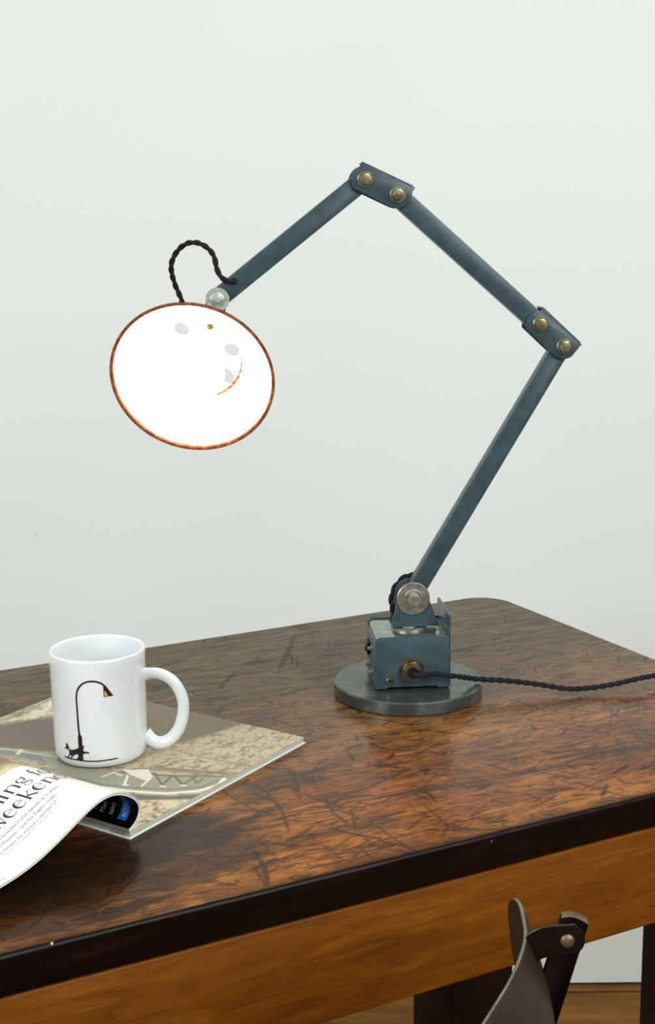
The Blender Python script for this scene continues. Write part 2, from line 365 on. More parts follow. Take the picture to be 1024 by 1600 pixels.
for x, y, ra, rb, v, ro_ in [(180, 1425, .05, .012, .95, .1), (250, 1320, .10, .05, .95, .2), (120, 1370, .13, .05, 1, .1), (360, 1290, .05, .012, .8, .2), (40, 1455, .04, .012, .8, 0), (420, 1180, .09, .03, .45, .1), (560, 1180, .06, .02, .45, .1), (300, 1140, .1, .03, .6, .1)]:  # further blobs, deepening the shadow painted under the curled pages
    a, b = ab(x, y); blob(1, a, b, ra, rb, v, ro_)
gloss = .30+.70*np.clip((Y-B0-.02+.05*(X-.45)+.02*np.sin(X*23)+.012*np.sin(X*61+Y*40))/.22, 0, 1)
bm = bmesh.new(); lay = bm.verts.layers.float_color.new('wear_shade'); lg = bm.verts.layers.float.new('gloss')
zz = np.zeros_like(Xg) + TZ
# front arris sinks a little where the edge is worn round
vs = [[bm.verts.new((float(Xg[i, j]), float(Yg[i, j]), TZ)) for j in range(ny)] for i in range(nx)]
for i in range(nx):
    for j in range(ny): vs[i][j][lay] = wear_shade[i, j]; vs[i][j][lg] = gloss[i, j]
for i in range(nx-1):
    for j in range(ny-1): f = bm.faces.new((vs[i][j], vs[i+1][j], vs[i+1][j+1], vs[i][j+1])); f.material_index = 0
loop = [vs[i][0] for i in range(nx)] + [vs[nx-1][j] for j in range(1, ny)] + [vs[i][ny-1] for i in range(nx-2, -1, -1)] + [vs[0][j] for j in range(ny-2, 0, -1)]
N = len(loop); base = [v.co.copy() for v in loop]
core = [Vector((min(max(p_.x, A0+TR+RC), A1-TR-RC), min(max(p_.y, B0+TR+RC), B1-TR-RC), TZ)) for p_ in base]
nor = [(p_-c).normalized() if (p_-c).length > RC*.5 else Vector((0, -1, 0)) for p_, c in zip(base, core)]
prev = loop; profe = [(TR*math.sin(t), -TR*(1-math.cos(t))) for t in (math.pi/8, math.pi/4, 3*math.pi/8, math.pi/2)] + [(TR, -T*.5), (TR, -T+.003), (TR-.001, -T+.001), (TR-.003, -T)]
for k, (o_, z_) in enumerate(profe):
    cur = []
    for p_, n_ in zip(base, nor):
        w_ = .0007*noise.noise(Vector((p_.x*18, p_.y*18, z_*60))) + .0004*noise.noise(Vector((p_.x*70, p_.y*70, 3)))
        v = bm.verts.new(p_+n_*(o_+w_)+Vector((0, 0, z_))); v[lay] = (0, .8, 0, 1); v[lg] = .5; cur.append(v)
    for i in range(N):
        f = bm.faces.new((prev[i], cur[i], cur[(i+1) % N], prev[(i+1) % N])); f.material_index = 0 if k < 1 else 1
    prev = cur
f = bm.faces.new(prev[::-1]); f.material_index = 1
NORECALC.add('tabletop'); tchild('tabletop', bm, [MT, ME], angle=60)
ZA0, ZA1 = TZ-.1162, TZ-T-.0002
def board(name, a0, a1, b0, b1, z0, z1, mat, bev=.0015):
    bm = bmesh.new(); box(bm, (a1-a0, b1-b0, z1-z0), Matrix.Translation(((a0+a1)/2, (b0+b1)/2, (z0+z1)/2)), bev); return tchild(name, bm, mat, angle=50)
board('apron', A0+.04, A1-.025, B0+.0005, B0+.024, ZA0, ZA1, MA)['label'] = 'honey coloured front apron board'
board('apron', A0+.04, A1-.025, B1-.0335, B1-.015, ZA0, ZA1, MA)
board('apron', A1-.0445, A1-.026, B0+.0255, B1-.0345, ZA0+.001, ZA1, MA); board('apron', A0+.041, A0+.061, B0+.0255, B1-.0345, ZA0+.001, ZA1, MA)
for a_ in (.8285, A0+.0625):
    for b_ in (B0+.0365, 1.283-.0015):
        if a_ > 0: a1_ = .8285+.090
        else: a1_ = a_+.0685
        bb = 1.283 if b_ > 1.1 else .856
        board('leg', a_, a1_, bb, bb+(.0895 if bb > 1.1 else .093), 0, ZA1-.0005, LEGM, .003)['label'] = 'dark square table leg'

# ------------------------------------------------------------------ decals on a surface
def subdiv_tris(tris, maxe):
    out = []; st = list(tris)
    while st:
        t = st.pop(); e = [(t[i]-t[(i+1) % 3]).length for i in range(3)]; m = max(e)
        if m <= maxe: out.append(t); continue
        i = e.index(m); a, b, c = t[i], t[(i+1) % 3], t[(i+2) % 3]; d = (a+b)/2; st += [(a, d, c), (d, b, c)]
    return out
def decal(bm, poly, fn, maxe):
    P3 = [Vector((x, y, 0)) for x, y in poly]; tr = [(P3[a], P3[b], P3[c]) for a, b, c in tessellate_polygon([P3])]
    for t in subdiv_tris(tr, maxe):
        try: bm.faces.new([bm.verts.new(fn(p_.x, p_.y)) for p_ in t])
        except ValueError: pass
def ribbon(pts, ws):
    if isinstance(ws, (int, float)): ws = [ws]*len(pts)
    Pp = [Vector(p_) for p_ in pts]; L_, R_ = [], []
    for i, p_ in enumerate(Pp):
        t = (Pp[min(i+1, len(Pp)-1)]-Pp[max(0, i-1)]).normalized(); n = Vector((-t.y, t.x)); L_.append(p_+n*ws[i]/2); R_.append(p_-n*ws[i]/2)
    return [[L_[i], L_[i+1], R_[i+1], R_[i]] for i in range(len(Pp)-1)]
def cm2(pts, m=6): return [(v.x, v.y) for v in catmull([(x, y, 0) for x, y in pts], m)]

# ------------------------------------------------------------------ mug
MX, MY, MZ = -.1993, 1.1480, TZ+.0064; MR, MRF, MH = .0410, .0399, .0958
mug = empty('coffee_mug', (MX, MY, MZ), 0, 'white ceramic mug printed with a street lamp and dog, standing on the magazine', 'mug')
bm = bmesh.new()
pr_ = [(0, .004), (.028, .004), (.031, .0005), (.0345, 0), (.0375, .0012), (.0394, .0045), (MRF, .009)]
for i in range(1, 12): t = i/12; pr_.append((MRF+(MR-MRF)*t, .009+(MH-.009-.002)*t))
pr_ += [(MR, MH-.002), (MR-.0005, MH-.0005), (MR-.0016, MH), (MR-.0028, MH-.0006), (MR-.0034, MH-.0025)]
for i in range(1, 9): t = i/9; pr_.append((MR-.0034-.0008*t, MH-.0025-(MH-.014)*t))
pr_ += [(MR-.006, .0085), (MR-.012, .0065), (0, .006)]
NORECALC.discard('body'); lathe(bm, pr_, 128, Matrix.Translation((MX, MY, MZ))); mesh_obj('mug_body', bm, CERA, mug, angle=80)
vd = math.atan2(MY, MX); hd = vd - math.pi/2 - math.radians(14); H = Vector((math.cos(hd), math.sin(hd), 0))
C0 = Vector((MX, MY, MZ))
def hp(r, z): return C0 + H*r + Vector((0, 0, z))
hpts = resample(catmull([hp(.0380, .0715), hp(.0450, .0730), hp(.0550, .0722), hp(.0655, .0655), hp(.0722, .0530), hp(.0732, .0400), hp(.0695, .0250), hp(.0615, .0140), hp(.0520, .0100), hp(.0445, .0125), hp(.0385, .0180)]), .001)[0]
bm = bmesh.new()
def hr(u): s = 1+.25*max(0, 1-u/.06)+.2*max(0, 1-(1-u)/.08); return (.0047*s, .0058*s)
tube(bm, hpts, hr, 20); mesh_obj('handle', bm, CERA, mug, angle=80)
def on_mug(x, y):
    d = ray(x, y); ox, oy = O.x-MX, O.y-MY; r = MR-.0002; a = d.x**2+d.y**2; b = 2*(ox*d.x+oy*d.y); c = ox*ox+oy*oy-r*r; di = max(0, b*b-4*a*c)
    t = (-b-math.sqrt(di))/(2*a); p_ = O+d*t; q = Vector((p_.x-MX, p_.y-MY, 0)); h = p_.z-MZ
    rr = MRF+(MR-MRF)*min(1, max(0, (h-.009)/(MH-.011))); q = q.normalized()*(rr+.00012); return Vector((MX+q.x, MY+q.y, p_.z))
def zp(pts, ox=90, oy=1050, s=110/1024): return [(ox+x*s, oy+y*s) for x, y in pts]
bm = bmesh.new()
def dec(polys):
    for q in polys: decal(bm, q, on_mug, 2.2)
post = zp(cm2([(313, 925), (300, 800), (288, 640), (278, 480), (272, 380), (284, 280), (330, 200), (405, 152), (500, 137), (590, 150), (650, 178), (690, 215)], 6))
dec(ribbon(post, [2.9]*10+[2.6]*20+[3.0]*(len(post)-30)))
dec([zp([(298, 915), (326, 910), (350, 945), (372, 1285), (285, 1285), (303, 1180), (290, 950)])])
dec([zp([(663, 195), (690, 190), (720, 225), (812, 342), (735, 350), (700, 280), (680, 275), (680, 362), (672, 362)])]); dec([zp([(680, 345), (812, 338), (806, 348), (675, 365)])])
dec([zp([(115, 1075), (106, 1030), (124, 1050), (133, 1028), (140, 1060), (155, 1090), (165, 1115), (195, 1135), (240, 1132), (290, 1110), (345, 1105), (372, 1070), (386, 1085), (368, 1130), (375, 1160), (420, 1163), (462, 1178), (452, 1196), (420, 1188), (370, 1200),
     (345, 1215), (330, 1235), (300, 1262), (285, 1280), (265, 1276), (290, 1250), (300, 1230), (285, 1200), (250, 1208), (225, 1222), (205, 1250), (185, 1262), (172, 1258), (200, 1222), (170, 1215), (160, 1240), (140, 1256), (120, 1250), (150, 1222), (165, 1190), (150, 1150), (120, 1115), (95, 1118), (92, 1105), (108, 1095)])])
gl = zp(cm2([(95, 1228), (150, 1255), (270, 1282), (400, 1300), (560, 1304), (700, 1290), (820, 1270), (882, 1256)], 5)); dec(ribbon(gl, 2.0))
mesh_obj('printed_picture', bm, INK, mug, smooth=False)
for nm_, lb_, q_ in (('printed_light', 'ochre light inside the printed street lamp', [(680, 275), (700, 280), (735, 348), (682, 354)]), ('printed_collar', 'ochre collar of the printed dog', [(128, 1112), (165, 1118), (182, 1140), (166, 1165), (150, 1150)])):
    bm = bmesh.new(); dec([zp(q_)]); bmesh.ops.remove_doubles(bm, verts=bm.verts, dist=1e-7); o = mesh_obj(nm_, bm, YEL, mug, smooth=False); o['label'] = lb_

# ------------------------------------------------------------------ magazine
MC = onz(203, 1309, TZ+.0015); MC.z = TZ
sd = math.radians(146.6); S_ = Vector((math.cos(sd), math.sin(sd), 0)); Q_ = Vector((S_.y, -S_.x, 0))
mag = empty('magazine', (MC.x, MC.y, TZ), sd, 'open magazine with curled front pages lying under the white mug', 'magazine')
MM = frame(Vector((MC.x, MC.y, TZ)), Q_, S_, Vector((0, 0, 1)))      # local x = from spine to fore edge, y = along spine
WQ, WL = .236, .272
def mchild(name, bm, mat, **k):
    o = mesh_obj(name, bm, mat, **k); o.parent = mag; o.matrix_parent_inverse = Matrix(); o.matrix_basis = PW['magazine'].inverted() @ MM; return o
# lower half: cover, page block, top page with picture
bm = bmesh.new(); box(bm, (WQ+.0015, WL+.001, .0012), Matrix.Translation((WQ/2, WL/2, .0006)), .0003); mchild('back_cover', bm, PAPER)
bm = bmesh.new(); box(bm, (WQ-.002, WL-.001, .0043), Matrix.Translation((WQ/2, WL/2, .00345)), .0004); mchild('page_block', bm, EDGEP)
gx, gy = 236, 272
Gx, Gy = np.meshgrid(np.linspace(0, WQ, gx), np.linspace(0, WL, gy), indexing='ij')
pic = np.zeros((gx, gy, 4), np.float32); pic[...] = (*rgb(186, 172, 140)[:3], 1)
def mp(x, y): v = MM.inverted() @ onz(x, y, TZ+.006); return (v.x, v.y)
def inside(poly):
    m = np.zeros(Gx.shape, bool); n = len(poly)
    for i in range(n):
        (x1, y1), (x2, y2) = poly[i], poly[(i+1) % n]
        c = ((y1 > Gy) != (y2 > Gy)) & (Gx < (x2-x1)*(Gy-y1)/((y2-y1)+1e-12)+x1); m ^= c
    return m
def blur(m, k):
    m = m.astype(np.float32)
    for _ in range(k):
        p_ = np.pad(m, 1, mode='edge'); m = (p_[2:, 1:-1]+p_[:-2, 1:-1]+p_[1:-1, 2:]+p_[1:-1, :-2]+2*m)/6
    return m
def paint(pts, c, tex=0., soft=1, op=1.):
    m = blur(inside([mp(*p_) for p_ in pts]), soft)[..., None]*op; pic[...] = pic*(1-m)+np.array([*c[:3], tex], np.float32)*m
def pline(pts, w, c, tex=0.):
    pp = [np.array(mp(*p_)) for p_ in pts]; d_ = np.full(Gx.shape, 9.)
    for p_, q in zip(pp, pp[1:]):
        d = q-p_; t = np.clip(((Gx-p_[0])*d[0]+(Gy-p_[1])*d[1])/(d@d+1e-12), 0, 1); d_ = np.minimum(d_, np.hypot(Gx-p_[0]-t*d[0], Gy-p_[1]-t*d[1]))
    m = np.clip(1-(d_-w/2)/.0009, 0, 1)[..., None]; pic[...] = pic*(1-m)+np.array([*c[:3], tex], np.float32)*m
paint([(-60, 1146), (0, 1133), (50, 1124), (90, 1120), (100, 1070), (240, 1090), (330, 1110), (385, 1130), (330, 1148), (290, 1160), (232, 1168), (150, 1176), (60, 1174), (0, 1168), (-80, 1175)], rgb(98, 88, 66), .35, 16)
paint([(-60, 1150), (60, 1130), (85, 1135), (90, 1160), (0, 1165), (-60, 1170)], rgb(104, 86, 78), .2, 5)
paint([(0, 1128), (40, 1118), (78, 1094), (130, 1085), (100, 1110), (50, 1124)], rgb(226, 216, 184), .6, 2)
paint([(-20, 1168), (15, 1172), (60, 1178), (90, 1182), (90, 1196), (40, 1185), (-20, 1176)], rgb(120, 126, 124), 0, 1)
pline([(-20, 1168), (20, 1172), (88, 1183)], .0015, rgb(200, 200, 185)); pline([(28, 1178), (33, 1172)], .003, rgb(215, 212, 190))
paint([(60, 1180), (95, 1184), (150, 1195), (180, 1206), (260, 1210), (340, 1213), (352, 1216), (345, 1226), (310, 1236), (260, 1240), (200, 1236), (150, 1228), (90, 1205)], rgb(150, 148, 128), .05, 1)
paint([(205, 1241), (265, 1244), (320, 1240), (352, 1224), (372, 1214), (400, 1212), (372, 1232), (300, 1249), (210, 1250), (190, 1243)], rgb(104, 100, 82), .0, 1)
pline([(90, 1212), (150, 1229), (200, 1236), (260, 1240), (310, 1236), (343, 1227), (351, 1217)], .0034, rgb(232, 230, 214))
pline([(120, 1216), (160, 1226), (210, 1231), (265, 1234), (315, 1230), (342, 1219)], .0012, rgb(116, 112, 96))
pline([(188, 1206), (260, 1212), (350, 1213)], .0018, rgb(92, 84, 66)); pline([(225, 1201), (300, 1206), (400, 1209)], .005, rgb(150, 128, 104), .8)
pline([(235, 1198), (330, 1206), (372, 1214)], .0014, rgb(104, 96, 76)); pline([(265, 1170), (330, 1186), (405, 1198)], .0011, rgb(128, 114, 92))
paint([(192, 1203), (232, 1202), (240, 1214), (228, 1220), (205, 1211)], rgb(226, 220, 196), 0, 0)
for q, c in [([(195, 1226), (200, 1212)], (226, 224, 206)), ([(222, 1228), (236, 1216)], (226, 224, 206)), ([(242, 1208), (254, 1227), (270, 1212)], (96, 90, 72)), ([(272, 1212), (286, 1226), (306, 1214)], (96, 90, 72)),
             ([(300, 1214), (309, 1224), (318, 1216)], (110, 104, 84)), ([(160, 1214), (178, 1207), (190, 1212)], (216, 214, 196)), ([(252, 1228), (258, 1229)], (230, 228, 210)), ([(284, 1227), (290, 1228)], (230, 228, 210)), ([(193, 1227), (200, 1227)], (236, 234, 216))]:
    pline(q, .0014, rgb(*c))
paint([(205, 1305), (212, 1252), (290, 1250), (330, 1244), (300, 1275), (240, 1300)], rgb(222, 204, 160), 1., 2)
bm = bmesh.new(); lay = bm.verts.layers.float_color.new('pic')
gv = [[bm.verts.new((Gx[i, j]*.996, Gy[i, j]*.999, .0062+.0012*math.exp(-((Gx[i, j]-.0)/.012)**2)*0)) for j in range(gy)] for i in range(gx)]
for i in range(gx):
    for j in range(gy): gv[i][j][lay] = pic[i, j]
for i in range(gx-1):
    for j in range(gy-1): bm.faces.new((gv[i][j], gv[i+1][j], gv[i+1][j+1], gv[i][j+1]))
edge = [e for e in bm.edges if e.is_boundary]; r = bmesh.ops.extrude_edge_only(bm, edges=edge)
for v in [g for g in r['geom'] if isinstance(g, bmesh.types.BMVert)]: v.co.z = .0056; v[lay] = (.75, .75, .7, 0)
mchild('photograph_page', bm, PHOTO, angle=40)
# curled half
PR = np.array([[0, .0065], [.004, .0078], [.0095, .0115], [.0130, .0172], [.0132, .0240], [.0080, .0315], [-.0015, .0380], [-.0113, .0422], [-.0224, .0440], [-.0349, .0428], [-.0487, .0387], [-.0697, .0309], [-.0854, .0257], [-.0975, .0225], [-.1136, .0197], [-.1315, .0182], [-.150, .0170], [-.172, .0150]])
prof = resample(catmull([(a, b, 0) for a, b in PR]), .002)[0]
PL = [0]
for a, b in zip(prof, prof[1:]): PL.append(PL[-1]+(b-a).length)
PLn = np.array(PL); PA = np.array([[p_.x, p_.y] for p_ in prof])
nrm = np.gradient(PA, axis=0); nrm = np.c_[nrm[:, 1], -nrm[:, 0]]; nrm /= np.linalg.norm(nrm, axis=1)[:, None]   # outward (right/up)
if nrm[len(nrm)//2, 1] < 0: nrm = -nrm
def at_page(t, w, off=0.):
    return Vector((np.interp(t, PLn, PA[:, 0])+off*np.interp(t, PLn, nrm[:, 0]), w, np.interp(t, PLn, PA[:, 1])+off*np.interp(t, PLn, nrm[:, 1])))
def sheet(o1, o2, w0, w1, t0=0., t1=None, nw=8):
    bm = bmesh.new(); t1 = t1 or PL[-1]; nt = 110; R = []
    for i in range(nt+1):
        t = t0+(t1-t0)*i/nt; R.append([bm.verts.new(at_page(t, w0+(w1-w0)*j/nw, o1)) for j in range(nw+1)] + [bm.verts.new(at_page(t, w0+(w1-w0)*j/nw, o2)) for j in range(nw, -1, -1)])
    m = len(R[0])
    for A, B in zip(R, R[1:]):
        for j in range(m): bm.faces.new((A[j], A[(j+1) % m], B[(j+1) % m], B[j]))
    bm.faces.new(R[0][::-1]); bm.faces.new(R[-1]); return bm
cp = mchild('curled_page', sheet(0, -.0005, 0, WL), PAPER, angle=40); cp['label'] = 'white curled page with large purple headline'
mchild('curled_pages', sheet(-.0006, -.0014, .0006, WL-.001), EDGEP, angle=40)
mchild('curled_pages', sheet(-.0014, -.0022, 0, WL-.0005), PAPER, angle=40)
pb = sheet(.00005, .00011, .0975, WL-.004, .012, PL[-1]-.004, 60); lay_ = pb.verts.layers.float_color.new('pic')
for v in pb.verts:
    u = min(1, max(0, (v.co.y-.101-.25*min(0, v.co.x+.07))/.014)); c_ = [a*(1-u)+b*u for a, b in zip(rgb(226, 210, 170)[:3], rgb(138, 94, 40)[:3])]; v[lay_] = (*c_, .5)
o = mesh_obj('printed_photograph', pb, PHOTO, cp, angle=40); o.matrix_parent_inverse = Matrix(); o.matrix_basis = Matrix(); o['label'] = 'sandy brown picture printed on the curled page'
bc = mchild('black_advert_page', sheet(-.00222, -.0024, .0003, WL-.0005), BLACKP, angle=40); bc['label'] = 'glossy black page with blue band inside the curl'
# headline glyphs, unit = x-height
def arc(cx_, cy_, rx, ry, a0, a1, n=14): return [(cx_+rx*math.cos(math.radians(a0+(a1-a0)*i/n)), cy_+ry*math.sin(math.radians(a0+(a1-a0)*i/n))) for i in range(n+1)]
def wr(n, f): return [f(i/(n-1)) for i in range(n)]
TK, TN = .19, .05
def ring(cx_, cy_, rx, ry, tk=TK, tn=TN): p_ = arc(cx_, cy_, rx, ry, 0, 360, 28); return (p_, [tn+(tk-tn)*abs(math.cos(math.radians(360*i/28)))**1.5 for i in range(29)])
def seg(p_, w): return (p_, [w]*len(p_))
def ln(a, b, k=5): return [(a[0]+(b[0]-a[0])*i/k, a[1]+(b[1]-a[1])*i/k) for i in range(k+1)]
def stem(x, h=1.): return [seg(ln((x, 0), (x, h)), TK*.85), seg(ln((x-.16, .02), (x+.16, .02), 3), TN), seg(ln((x-.17, h-.08), (x, h-.02), 2), TN*1.3)]
def arch(x): p_ = cm2([(x, .62), (x+.14, .88), (x+.34, .99), (x+.52, .92), (x+.61, .72), (x+.62, .5)], 4); return [(p_, [TN+(TK*.85-TN)*(i/(len(p_)-1))**1.6 for i in range(len(p_))]), seg(ln((x+.62, .5), (x+.62, 0)), TK*.85), seg(ln((x+.46, .02), (x+.78, .02), 3), TN)]
def e_(): 
    p_ = arc(.42, .5, .34, .5, 10, 325, 24); return [(p_, [TN+(TK-TN)*max(0, -math.cos(math.radians(10+315*i/24)))**.8 for i in range(25)]), seg(ln((.1, .56), (.76, .62), 3), TN)]
G = {'n': (stem(.18)+arch(.18), 1.0), 'i': (stem(.2)+[(ring(.2, 1.38, .05, .05, .1, .1))], .55), 'e': (e_(), .9), 'o': ([ring(.45, .5, .36, .5)], .93),
     'w': ([seg(ln((.05, 1), (.33, 0)), TK*.8), seg(ln((.33, 0), (.58, 1)), TN), seg(ln((.56, 1), (.84, 0)), TK*.8), seg(ln((.84, 0), (1.1, 1)), TN), seg(ln((-.08, .99), (.2, .99), 2), TN), seg(ln((.98, .99), (1.2, .99), 2), TN)], 1.22),
     'k': (stem(.18, 1.5)+[seg(ln((.22, .42), (.68, .97)), TN), seg(ln((.33, .58), (.78, .02)), TK*.8), seg(ln((.55, .98), (.84, .98), 2), TN), seg(ln((.62, .02), (.92, .02), 2), TN)], .95),
     'd': ([ring(.42, .5, .33, .5), seg(ln((.74, 0), (.74, 1.5)), TK*.85), seg(ln((.6, 1.46), (.74, 1.5), 2), TN), seg(ln((.74, .02), (.9, .04), 2), TN)], 1.02),
     'f': ([seg(ln((.25, 0), (.25, 1.15)), TK*.85), (cm2([(.25, 1.1), (.28, 1.35), (.42, 1.5), (.6, 1.45)], 4), [TK*.8-(TK*.4)*i/12 for i in range(13)]), seg(ln((.06, .97), (.52, .97), 3), TN), seg(ln((.08, .02), (.44, .02), 3), TN)], .62),
     'g': ([ring(.4, .68, .28, .31, .13), (cm2([(.3, .4), (.2, .24), (.34, .13), (.62, .06), (.72, -.14), (.55, -.36), (.26, -.36), (.12, -.2), (.24, .0)], 5), [TN+.09*math.sin(math.pi*min(1, i/22)) for i in range(41)]), seg(ln((.6, .88), (.8, 1.0), 3), .09)], .93),
     'r': (stem(.18)+[seg(cm2([(.2, .6), (.34, .9), (.52, .98), (.62, .9)], 4), .09)], .68), ' ': ([], .42)}
XH = .0103
def headline(bm, txt, t_start, w0):
    u = 0
    for ch in txt:
        strokes, adv = G[ch]
        for p_, ws in strokes:
            for q in ribbon(p_, ws): decal(bm, [(v.x+u, v.y) for v in q], lambda x, y: at_page(max(0, t_start-x*XH*1.146), w0+y*XH, .00012), .35)
        u += adv
bm = bmesh.new(); headline(bm, 'ning for', .1142, .0708); headline(bm, 'weekend', .1316, .0523)
o = mesh_obj('headline_text', bm, INK3, cp, smooth=False); o.matrix_parent_inverse = Matrix(); o.matrix_basis = Matrix()
FT = {}
def small_text(parent, txt, t_start, w0, size, mat, off=.0001, up=1, name='printed_text', sx=.85, bend=True, fn=None, shear=0.):
    c = bpy.data.curves.new('t', 'FONT'); c.body = txt; c.size = size; c.resolution_u = 2; c.shear = shear; o = bpy.data.objects.new('t', c); COL.objects.link(o)
    dg = bpy.context.evaluated_depsgraph_get(); me = bpy.data.meshes.new_from_object(o.evaluated_get(dg)); bpy.data.objects.remove(o); bpy.data.curves.remove(c)
    b = bmesh.new(); b.from_mesh(me); bpy.data.meshes.remove(me)
    for v in b.verts: v.co = fn(v.co.x*sx, v.co.y) if fn else at_page(max(0, t_start-v.co.x*sx), w0+v.co.y, off)
    o = mesh_obj(name, b, mat, parent, smooth=False); o.matrix_parent_inverse = Matrix(); o.matrix_basis = Matrix(); return o
small_text(cp, 'the race-bred A6GCS/54 opened up to when', .150, .0425, .0048, INK2, sx=.86)
small_text(cp, 'chaper for Maserati – and this Zagato coupe', .160, .0360, .0048, INK2, sx=.88)
small_text(cp, 'just surely remains the marque’s ultimate GT', .166, .0295, .0048, INK2, sx=.88)
small_text(cp, 'Words by the editor and photography from the original estate archive', .150, .0262, .0019, INK2, sx=.95)
small_text(cp, 'www.octane.com', .186, .0040, .0026, INK2)
# inside of the curl: blue band and white lettering
tb = sheet(-.00242, -.00248, .0085, .0170, .0070, .052, 4); o = mesh_obj('blue_band', tb, BLUEP, bc, angle=40); o.matrix_parent_inverse = Matrix(); o.matrix_basis = Matrix()
def inner(t0, w0, f=1): return lambda x, y: at_page(t0-0, 0, 0)
def ins(t0, w0):   # text runs up the curl, its top away from the page edge
    return lambda x, y: at_page(t0+x, w0+y, -.00254)
small_text(bc, 'ASTON MARTIN', 0, 0, .0062, WHITEI, fn=ins(.0100, .0105), sx=.75, name='white_lettering')
for k_, (s_, tt_) in enumerate((('sales', .0215), ('Man', .0300), ('1.1', .0385))):
    small_text(bc, s_, 0, 0, .0068, WHITEI, fn=ins(.009, tt_+.002), sx=.9, name='white_lettering')
small_text(mag, 'OCTANE APRIL', 0, 0, .0040, simple('grey print', rgb(96, 92, 84), .5), fn=lambda x, y: Vector((-.0002, .020-x, .0016+y*.9)), name='printed_text', sx=.62).matrix_basis = PW['magazine'].inverted() @ MM

# ------------------------------------------------------------------ desk lamp
ZD = TZ+.01345; BA = math.radians(4.7526); RX = Vector((math.cos(BA), math.sin(BA), 0)); NY = Vector((-math.sin(BA), math.cos(BA), 0)); ZV = Vector((0, 0, 1))
DC = Vector((.0783, 1.3207, TZ)); BL = Vector((.0447, 1.2845, ZD))
lamp = empty('desk_lamp', DC, BA, 'blue grey jointed metal desk lamp with lit round shade on round steel base', 'lamp')
def bp(x, y, z): return BL + RX*x + NY*y + ZV*z       # box axes: x right, y back, z up
def L(name, bm, mat, parent=lamp, **k): return mesh_obj(name, bm, mat, parent, **k)
bm = bmesh.new(); lathe(bm, [(0, .0002), (.0725, .0002), (.0735, .0012), (.0735, .0120), (.0722, .01345), (0, .01345)], 128, Matrix.Translation(DC)); L('base_plate', bm, DISC, angle=30)
bx = lambda n_: None
BW, BD, BH = .0733, .0685, .0532
# base box: folded sheet: front, back, left, top, tall right flange
bm = bmesh.new()
def fr_plate(y0, y1, h, cut=True):
    pts = [(0, .0015), (.0115, .0015), (.0125, .0035), (.060, .0035), (.061, .0015), (BW, .0015), (BW, h), (.0035, h), (.001, h-.002), (0, h-.006)] if cut else [(0, .0015), (BW, .0015), (BW, h), (.004, h), (0, h-.004)]
    prism(bm, pts, -y1, -y0, frame(BL, RX, ZV, -NY), .0003)
fr_plate(0, .0018, BH); fr_plate(BD-.0018, BD, BH+.0012, False)
box(bm, (.0016, BD-.004, BH-.006), frame(bp(.0008, BD/2, BH/2-.0015), RX, NY, ZV), .0003)
prism(bm, [(0, .0015), (BD, .0015), (BD, .0728), (BD-.003, .0738), (.002, .0738), (0, .072)], BW-.0022, BW, frame(BL, NY, ZV, RX), .0004)
boxo = L('base_box', bm, PAINT, angle=30)
bm = bmesh.new(); prism(bm, [(.0014, BH-.0075), (.0014, BH-.005), (.0022, BH-.002), (.0048, BH-.0003), (BW-.0024, BH-.0003), (BW-.0024, BH-.002), (.0055, BH-.002), (.0035, BH-.005), (.0035, BH-.0075)], -(BD-.0019), -.0019, frame(BL, RX, ZV, -NY), 0)
tpp = mesh_obj('top_plate', bm, TOPM, boxo, angle=50); tpp['label'] = 'worn bare metal top plate'
def S(name, bm, mat, par, **k): return mesh_obj(name, bm, mat, par, **k)
def hexbolt(bm, c, ax, r, h, washer=None, wt=.0012, dome=.0012):
    x = ax.orthogonal().normalized(); y = ax.cross(x); m = frame(c, x, y, ax)
    z0 = 0
    if washer: lathe(bm, [(0, 0), (washer, 0), (washer, wt*.7), (washer-.0005, wt), (0, wt)], 40, m); z0 = wt
    pts = [(r*math.cos(math.pi/3*i+.3), r*math.sin(math.pi/3*i+.3)) for i in range(6)]; prism(bm, pts, z0, z0+h, m, .0006)
    lathe(bm, [(0, z0+h), (r*.62, z0+h), (r*.60, z0+h+dome*.6), (r*.3, z0+h+dome), (0, z0+h+dome)], 20, m)
g0 = onpl(643, 1047, BL, NY)
bm = bmesh.new(); m = frame(g0, RX, ZV, -NY)
lathe(bm, [(.0062, -.001), (.0118, -.001), (.0118, .0012), (.0112, .0020), (.0062, .002)], 48, m)
pts = [(.0106*math.cos(math.pi/3*i+.25), .0106*math.sin(math.pi/3*i+.25)) for i in range(6)]
prism(bm, pts, .002, .0058, m, .0007); lathe(bm, [(.0052, .0058), (.0084, .0058), (.0088, .0068), (.0088, .0112), (.0080, .0122), (.0058, .0122), (.0050, .0112), (.0050, .0058)], 48, m)
S('gland_nut', bm, BRASS, boxo, angle=40)
bm = bmesh.new(); lathe(bm, [(0, .0092), (.0026, .0092), (.0032, .0106), (.0050, .0110), (.0050, .0040), (0, .0040)], 32, m); S('rubber_grommet', bm, BLACKR, boxo)
s0 = onpl(609.5, 1065, BL, NY); bm = bmesh.new(); m = frame(s0, RX, ZV, -NY)
lathe(bm, [(.0015, .0002), (.0020, .0010), (.0034, .0012), (.0042, .0004), (.0042, -.0005)], 28, m); S('brass_eyelet', bm, BRASS, boxo)
bm = bmesh.new(); lathe(bm, [(0, .0003), (.0016, .0003), (.0016, -.0004), (0, -.0004)], 20, m); S('screw_hole', bm, BLACKR, boxo)
for yy, zz_, r_ in ((.020, .0125, .0022), (.030, .034, .0022), (.052, .028, .0045), (.052, .012, .0030)):
    bm = bmesh.new(); hexbolt(bm, bp(0, yy, zz_), -RX, r_, .0022, r_*1.3); S('screw_head', bm, STEEL if r_ < .004 else BLACKI, boxo)
